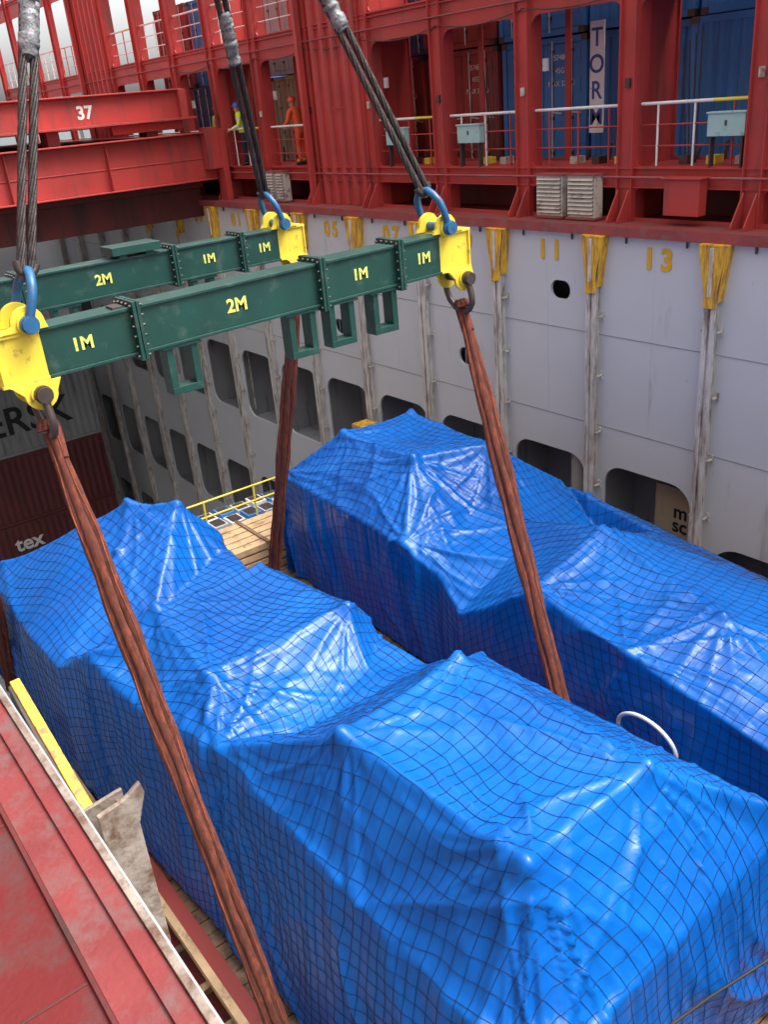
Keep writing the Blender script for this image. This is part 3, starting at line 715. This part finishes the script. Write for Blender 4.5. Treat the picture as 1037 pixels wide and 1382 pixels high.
def build_cargo(name,args):
    P,U,V,s,keep=tarp(*args)
    n,m=P.shape[:2]
    idx=np.arange(n*m).reshape(n,m)
    kf=keep[:-1,:-1]&keep[1:,:-1]&keep[1:,1:]&keep[:-1,1:]
    F=np.stack([idx[:-1,:-1],idx[1:,:-1],idx[1:,1:],idx[:-1,1:]],-1)[kf]
    used=np.zeros(n*m,bool); used[F.ravel()]=True; remap=-np.ones(n*m,int); remap[used]=np.arange(used.sum())
    def quickmesh(nm,vv,ff):
        me=bpy.data.meshes.new(nm)
        me.vertices.add(len(vv)); me.vertices.foreach_set('co',vv.astype(np.float32).ravel())
        me.loops.add(len(ff)*4); me.loops.foreach_set('vertex_index',ff.astype(np.int32).ravel())
        me.polygons.add(len(ff)); me.polygons.foreach_set('loop_start',np.arange(len(ff),dtype=np.int32)*4)
        me.update(); me.validate(); return me
    me=quickmesh('tarpaulin',P.reshape(-1,3)[used],remap[F]); me.materials.append(M_tarp)
    uvl=me.uv_layers.new(name='UVMap'); uvs=np.stack([U.ravel(),V.ravel()],-1)[used]
    li=np.empty(len(me.loops),np.int32); me.loops.foreach_get('vertex_index',li)
    uvl.data.foreach_set('uv',uvs[li].astype(np.float32).ravel())
    me.polygons.foreach_set('use_smooth',[True]*len(me.polygons)); me.update()
    E=empty(name); ob=bpy.data.objects.new('tarpaulin',me); S.collection.objects.link(ob); ob.parent=E
    Nn=normals(P)
    ang=math.radians(9); sp=.15; allv=[];allf=[];off=0
    LU,LV=(n-1)*s,(m-1)*s; R=math.hypot(LU,LV)
    for k in(0,1):
        a=ang+k*math.pi/2; dr=np.array([math.cos(a),math.sin(a)]); pr=np.array([-dr[1],dr[0]])
        c0=np.array([LU/2,LV/2])
        for o in np.arange(-R/2,R/2,sp):
            t=np.arange(-R/2,R/2,.04)
            q=c0+dr*t[:,None]+pr*o
            w1=vn(q[:,0]*.7,q[:,1]*.7,30)-.5; w2=vn(q[:,0]*.7,q[:,1]*.7,31)-.5; w3=vn(q[:,0]*3,q[:,1]*3,32)-.5
            q=q+np.stack([w1,w2],-1)*.45+(w3*.05)[:,None]
            ok=(q[:,0]>0)&(q[:,0]<LU-.001)&(q[:,1]>0)&(q[:,1]<LV-.001)
            if ok.sum()<4: continue
            gi=np.clip(q/s,0,[n-1.001,m-1.001]); i0=gi.astype(int); fr=gi-i0
            ok&=keep[i0[:,0],i0[:,1]]&keep[np.minimum(i0[:,0]+1,n-1),np.minimum(i0[:,1]+1,m-1)]
            def samp(A):
                a00=A[i0[:,0],i0[:,1]];a10=A[i0[:,0]+1,i0[:,1]];a01=A[i0[:,0],i0[:,1]+1];a11=A[i0[:,0]+1,i0[:,1]+1]
                fx=fr[:,:1];fy=fr[:,1:]
                return a00*(1-fx)*(1-fy)+a10*fx*(1-fy)+a01*(1-fx)*fy+a11*fx*fy
            p=samp(P); nn=samp(Nn); nn/=np.linalg.norm(nn,axis=1,keepdims=True)+1e-9
            p=p+nn*.006
            tg=np.gradient(p,axis=0); tg/=np.linalg.norm(tg,axis=1,keepdims=True)+1e-9; bb=np.cross(tg,nn)
            r=.0027
            ring=np.stack([p+nn*r,p-nn*r*.5+bb*r*.87,p-nn*r*.5-bb*r*.87],1)
            seg=np.nonzero(ok[:-1]&ok[1:])[0]
            allv.append(ring.reshape(-1,3))
            for j in range(3):
                j2=(j+1)%3
                allf.append(np.stack([off+seg*3+j,off+seg*3+j2,off+seg*3+3+j2,off+seg*3+3+j],-1))
            off+=len(t)*3
    me2=quickmesh('cargo_net',np.concatenate(allv),np.concatenate(allf)); me2.materials.append(M_net)
    o2=bpy.data.objects.new('cargo_net',me2); S.collection.objects.link(o2); o2.parent=E
    return E
N_=[(-5.83,3.43,-5.42),(-5.97,5.02,-5.42),(-3.63,3.61,-5.44),(-3.68,5.14,-5.46),
 (-7.4,2.82,-6.20),(-5.13,2.92,-6.42),(-3.45,2.92,-6.5),(-3.0,3.2,-6.62),
 (-2.95,4.75,-6.55),(-2.95,6.12,-6.45),(-3.08,6.14,-6.1),(-6.5,5.8,-6.02),
 (-6.93,4.94,-6.15),(-7.45,4.84,-6.22),(-7.1,3.71,-6.34),(-7.1,5.5,-6.3),
 (-9.94,4.85,-5.74),(-8.16,5.05,-5.74),(-8.27,3.15,-5.86),(-10.0,2.36,-6.05),(-9.8,3.26,-5.70),
 (-12.53,4.08,-5.33),(-11.95,4.62,-5.33),(-13.24,3.69,-6.1),(-11.5,5.0,-6.12),(-10.45,4.75,-6.25),(-10.6,3.4,-6.30),(-13.95,2.35,-6.22),
 (-14.35,2.1,-6.5),(-14.35,5.3,-6.5),(-12.6,2.05,-6.62),(-10.9,2.12,-6.6),(-8.9,2.45,-6.40),(-12.0,3.6,-5.80),(-13.3,5.2,-6.2),
 (-10.2,5.3,-6.3),(-8.1,5.5,-6.2),(-11.8,5.5,-6.4),(-2.9,2.85,-6.75),(-14.4,6.2,-6.6),(-2.9,6.3,-6.6),(-2.9,1.9,-6.9),(-14.4,1.8,-6.6),(-9,6.2,-6.5),(-6.,6.2,-6.3),
 (-4.75,4.3,-5.56),(-9.0,4.1,-5.86)]
NE=[(0,1),(1,3),(3,2),(2,0),(0,4),(0,5),(2,6),(2,7),(3,8),(3,10),(1,11),(4,5),(5,6),(10,11),(0,14),(1,12),(16,17),(17,18),(18,20),(20,16),(17,13),(18,4),(18,14),(20,19),(21,22),(22,33),(33,21),(21,23),(22,24),(23,27),(33,26),(20,26),(16,25),(21,27),(27,30),(33,30)]
build_cargo('tarpaulin_covered_machine',(N_,NE,[(-14.4,2.1),(-10.9,2.13),(-10,2.3),(-8.5,2.6),(-7.4,2.80),(-2.9,2.90)],[(-14.4,5.3),(-11.6,5.15),(-10.4,5.0),(-8.1,5.35),(-7.1,5.45),(-6.5,5.8),(-2.9,6.16)],-14.3,-2.95,.03,-8.62,
 lambda x:np.interp(x,[-14,-10.5,-8,-3],[.0,.03,.14,.16]),.04,.05,[(-5.83,3.43,.06),(-5.97,5.02,.05),(-3.63,3.61,.10),(-3.68,5.14,.08),(-9.8,3.26,.05),(-8.2,3.15,.07),(-8.16,5.05,.05),(-12.5,4.1,.05),(-11.95,4.62,.05),(-7.4,2.82,.08),(-10,2.3,.06),(-2.95,3.0,.07)],0))
F_=[(-12.94,8.45,-5.54),(-12.86,9.97,-5.54),(-10.9,8.44,-5.52),(-10.5,9.77,-5.54),
 (-13.86,7.6,-6.36),(-10.0,7.45,-6.40),(-13.9,10.9,-6.5),(-9.8,10.9,-6.42),(-9.5,7.9,-6.5),
 (-8.73,7.4,-7.15),(-8.6,8.4,-6.55),(-8.7,10.5,-6.85),(-7.38,7.66,-6.26),(-7.45,9.1,-5.90),(-7.3,10.4,-6.45),
 (-5.65,7.42,-6.33),(-5.1,8.53,-6.10),(-5.2,10.0,-6.35),(-4.1,7.4,-6.60),(-4.0,9.0,-6.3),(-1.8,7.5,-6.95),(-1.8,9.1,-6.6),(-1.8,10.8,-6.95),(-5,10.9,-6.9),(-14,7,-6.7),(-1.5,6.9,-7.1),(-14,11.3,-6.7),(-1.5,11.3,-7.1),(-9.2,9.2,-6.4),(-6.4,8.2,-6.26),(-10.0,9.0,-6.25),(-11.8,9.2,-5.66)]
FE=[(0,1),(1,3),(3,2),(2,0),(0,4),(2,5),(4,5),(3,7),(1,6),(2,8),(5,9),(9,12),(12,13),(13,14),(12,15),(15,16),(13,16),(16,17),(15,18),(16,19),(18,20),(19,21),(2,30),(3,30)]
build_cargo('tarpaulin_covered_machine',(F_,FE,[(-14,7.58),(-10,7.44),(-9.3,7.55),(-8.7,7.42),(-7.4,7.62),(-5.65,7.42),(-1.7,7.42)],[(-14,10.9),(-1.7,10.8)],-13.9,-1.8,.033,-8.42,
 lambda x:np.interp(x,[-14,-2],[.0,.04]),.05,.05,[(-12.94,8.45,.05),(-10.9,8.44,.09),(-12.86,9.97,.05),(-10.5,9.77,.06),(-10,7.45,.10),(-7.4,9.1,.07),(-7.38,7.66,.07),(-5.1,8.5,.06),(-5.65,7.42,.08),(-13.86,7.6,.06)],7))
print('drape time',time.time()-T0)
q=MB(); pts=[]
for i in range(22):
    th=math.radians(-20+i*9.5)
    pts.append((-5.15+.42*math.cos(th),7.19-.05*math.sin(th),-7.22+.34*math.sin(th)))
q.tube(pts,.026,M_hose,10); q.obj('white_hose')
q=MB()
q.tube([(-2.62,2.9,-6.35),(-2.6,3.5,-6.54),(-2.6,4.13,-6.75),(-2.6,4.68,-6.91),(-2.52,5.37,-7.0),(-2.5,6.4,-7.05),(-2.5,7.2,-7.0)],.014,M_boot,8); q.obj('lashing_cable')

# ------------------------------------------------------------------ workers
def skin_obj(name,verts,edges,rad,mat,parent,sub=1):
    me=bpy.data.meshes.new(name); me.from_pydata(verts,edges,[]); me.materials.append(mat)
    ob=bpy.data.objects.new(name,me); S.collection.objects.link(ob); ob.parent=parent
    ob.modifiers.new('skin','SKIN')
    sv=me.skin_vertices[0].data if len(me.skin_vertices) else None
    if sv:
        for i,r in enumerate(rad): sv[i].radius=(r,r) if not isinstance(r,tuple) else r
        sv[0].use_root=True
    s=ob.modifiers.new('sub','SUBSURF'); s.levels=sub; s.render_levels=sub
    ob.modifiers['skin'].use_smooth_shade=True
    return ob
def worker(loc,yaw,mat,helm,lean=0.0,arm='rail'):
    E=bpy.data.objects.new('dock_worker',None); S.collection.objects.link(E); E.location=loc; E.rotation_euler=(0,0,yaw)
    fw=lean
    V=[(0,0,.93),(0,-.01-fw*.3,1.1),(0,-fw*.7,1.28),(0,-fw,1.40),(0,-fw*1.1-.01,1.50)]
    R=[(.17,.13),(.16,.13),(.19,.14),(.14,.10),.06]
    Eg=[(0,1),(1,2),(2,3),(3,4)]
    hands=[]
    for s in(-1,1):
        i=len(V)
        V+=[(s*.20,-fw,1.38),(s*.27,-fw-.04,1.12),(s*.20,-fw-.28,1.02)] if arm=='rail' else [(s*.20,-fw,1.38),(s*.27,-fw+.02,1.12),(s*.26,-fw-.08,.88)]
        R+=[.075,.058,.042]; Eg+=[(3,i),(i,i+1),(i+1,i+2)]
        hands.append((Vector(V[-1]),(Vector(V[-1])-Vector(V[-2])).normalized(),s))
        j=len(V)
        V+=[(s*.10,0,.84),(s*.11,-.03,.48),(s*.12,.02,.09)]; R+=[.105,.075,.06]; Eg+=[(0,j),(j,j+1),(j+1,j+2)]
    skin_obj('body',V,Eg,R,mat,E)
    for h,d,s in hands:
        up=Vector((0,0,1)); r=d.cross(up).normalized(); u=r.cross(d)
        v=[h,h+d*.05,h+d*.09];e=[(0,1),(1,2)];ra=[.026,.034,.034]
        for k in range(4):
            b=h+d*.09+r*(k-1.5)*.021; ln=[.07,.08,.075,.06][k]; i=len(v)
            v+=[b,b+d*ln*.5-u*.01,b+d*ln*.75-u*.035]; ra+=[.010,.009,.008]; e+=[(2,i),(i,i+1),(i+1,i+2)]
        i=len(v); v+=[h+d*.04-r*s*.035,h+d*.08-r*s*.055-u*.01]; ra+=[.011,.009]; e+=[(1,i),(i,i+1)]
        skin_obj('hand',v,e,ra,M_skin,E)
    q=MB()
    for s in(-1,1):
        q.tube([(s*.12,.07,.055),(s*.12,.0,.06),(s*.125,-.1,.045),(s*.13,-.17,.035)],[.045,.055,.045,.03],M_boot,10)
    hc=Vector((0,-fw*1.1-.03,1.60))
    pts=[];rs=[]
    for z,r,y in((-.13,.045,.0),(-.11,.062,-.01),(-.06,.074,-.012),(0,.08,-.005),(.05,.08,0),(.09,.062,.005),(.115,.02,.005)): pts.append(hc+Vector((0,y,z)));rs.append(r)
    q.tube(pts,rs,M_skin,14)
    q.tube([hc+Vector((0,-.075,.02)),hc+Vector((0,-.098,-.02)),hc+Vector((0,-.08,-.03))],[.008,.014,.008],M_skin,6)
    for s in(-1,1):
        q.tube([hc+Vector((s*.076,0,.02)),hc+Vector((s*.09,.01,0)),hc+Vector((s*.078,0,-.03))],[.01,.014,.008],M_skin,6)
        q.tube([hc+Vector((s*.03,-.074,.012)),hc+Vector((s*.03,-.083,.012))],.009,M_boot,6)
    q.tube([hc+Vector((-.022,-.078,-.055)),hc+Vector((.022,-.078,-.055))],.006,M_reddark,6)
    pts=[];rs=[]
    for z,r in((.035,.122),(.05,.118),(.09,.110),(.125,.085),(.15,.050),(.158,.01)): pts.append(hc+Vector((0,0,z)));rs.append(r)
    q.tube(pts,rs,helm,18); q.tube([hc+Vector((0,-.02,.033)),hc+Vector((0,-.02,.045))],[.145,.138],helm,18)
    q.obj('head_and_boots',E)
    return E
worker((-22.45,14.3,-1.5),math.radians(-75),M_orange,M_helmR,.16)
worker((-26.75,14.15,-1.5),math.radians(15),M_vest,M_helmR,.03,'down')
worker((-25.4,14.15,-1.5),math.radians(-30),M_vest,M_helmB,.06)

# ------------------------------------------------------------------ sea, sky, light
q=MB(); R=3000; a,b,c,e=-52,10,-40,80; z=-13
q.add([(-R,-R,z),(R,-R,z),(R,c,z),(-R,c,z),(R,e,z),(-R,e,z),(R,R,z),(-R,R,z),(a,c,z),(b,c,z),(b,e,z),(a,e,z)],[(0,1,2,9,8,3),(5,11,10,4,6,7),(3,8,11,5),(9,2,4,10)],paint('sea_water',srgb(120,132,136),.12,.1,bump=.3,scale=.05,fine=.6)); q.obj('sea')
q=MB(); q.box(-52,-51.8,-40,80,-22,ZT-.2,M_reddark); q.box(9.8,10,-40,80,-22,ZT-.2,M_reddark)
q.box(-51.8,-47.1,-40,80,ZT-.3,ZT-.2,M_redd); q.box(4.1,9.8,-40,80,ZT-.3,ZT-.2,M_redd); q.box(-47.1,4.1,-40,-5,ZT-.3,ZT-.2,M_redd); q.box(-47.1,4.1,37.3,80,ZT-.3,ZT-.2,M_redd)
q.obj('ship_hull')

sd=Vector((.38,.36,.85)).normalized()
w=bpy.data.worlds.new('World'); S.world=w; w.use_nodes=True; nt=w.node_tree; bg=nt.nodes['Background']
sk=nt.nodes.new('ShaderNodeTexSky'); sk.sky_type='NISHITA'; sk.sun_disc=False; sk.sun_elevation=math.asin(sd.z); sk.sun_rotation=math.atan2(sd.x,sd.y)
sk.air_density=1.0; sk.dust_density=6; sk.ozone_density=1.0
hs=nt.nodes.new('ShaderNodeHueSaturation'); hs.inputs['Saturation'].default_value=.14; hs.inputs['Value'].default_value=1.0; nt.links.new(sk.outputs[0],hs.inputs['Color'])
# overcast: a bright haze band at the horizon, brighter again towards the zenith
tc=nt.nodes.new('ShaderNodeTexCoord'); sx=nt.nodes.new('ShaderNodeSeparateXYZ'); nt.links.new(tc.outputs['Generated'],sx.inputs[0])
fc=nt.nodes.new('ShaderNodeFloatCurve'); nt.links.new(sx.outputs[2],fc.inputs['Value'])
cv=fc.mapping.curves[0]; cv.points[0].location=(0,.85); cv.points[1].location=(1,1.0)
for p in((.16,.78),(.32,.36),(.6,.58)): cv.points.new(*p)
fc.mapping.update()
ml=nt.nodes.new('ShaderNodeMath'); ml.operation='MULTIPLY'; ml.inputs[1].default_value=4.1; nt.links.new(fc.outputs[0],ml.inputs[0])
vm=nt.nodes.new('ShaderNodeVectorMath'); vm.operation='SCALE'; nt.links.new(hs.outputs[0],vm.inputs[0]); nt.links.new(ml.outputs[0],vm.inputs['Scale'])
nt.links.new(vm.outputs[0],bg.inputs[0]); bg.inputs[1].default_value=.15
L=bpy.data.lights.new('sun','SUN'); L.energy=1.2; L.angle=math.radians(20); L.color=(1,.98,.95)
lo=bpy.data.objects.new('sun',L); S.collection.objects.link(lo); lo.rotation_euler=sd.to_track_quat('Z','Y').to_euler()

# ------------------------------------------------------------------ camera
cd=bpy.data.cameras.new('camera'); cd.sensor_fit='VERTICAL'; cd.sensor_height=24; cd.lens=1195/1382*24; cd.clip_start=.05; cd.clip_end=6000
co=bpy.data.objects.new('camera',cd); S.collection.objects.link(co); S.camera=co
r=Vector((.6077,.7897,-.0837)); u=Vector((-.2896,.3187,.9025)); fwd=Vector((-.7395,.5243,-.4223))
co.matrix_world=Matrix(((r.x,u.x,-fwd.x,0),(r.y,u.y,-fwd.y,0),(r.z,u.z,-fwd.z,0),(0,0,0,1)))
S.view_settings.view_transform='Standard'; S.view_settings.look='None'; S.view_settings.exposure=0
print('total',time.time()-T0)
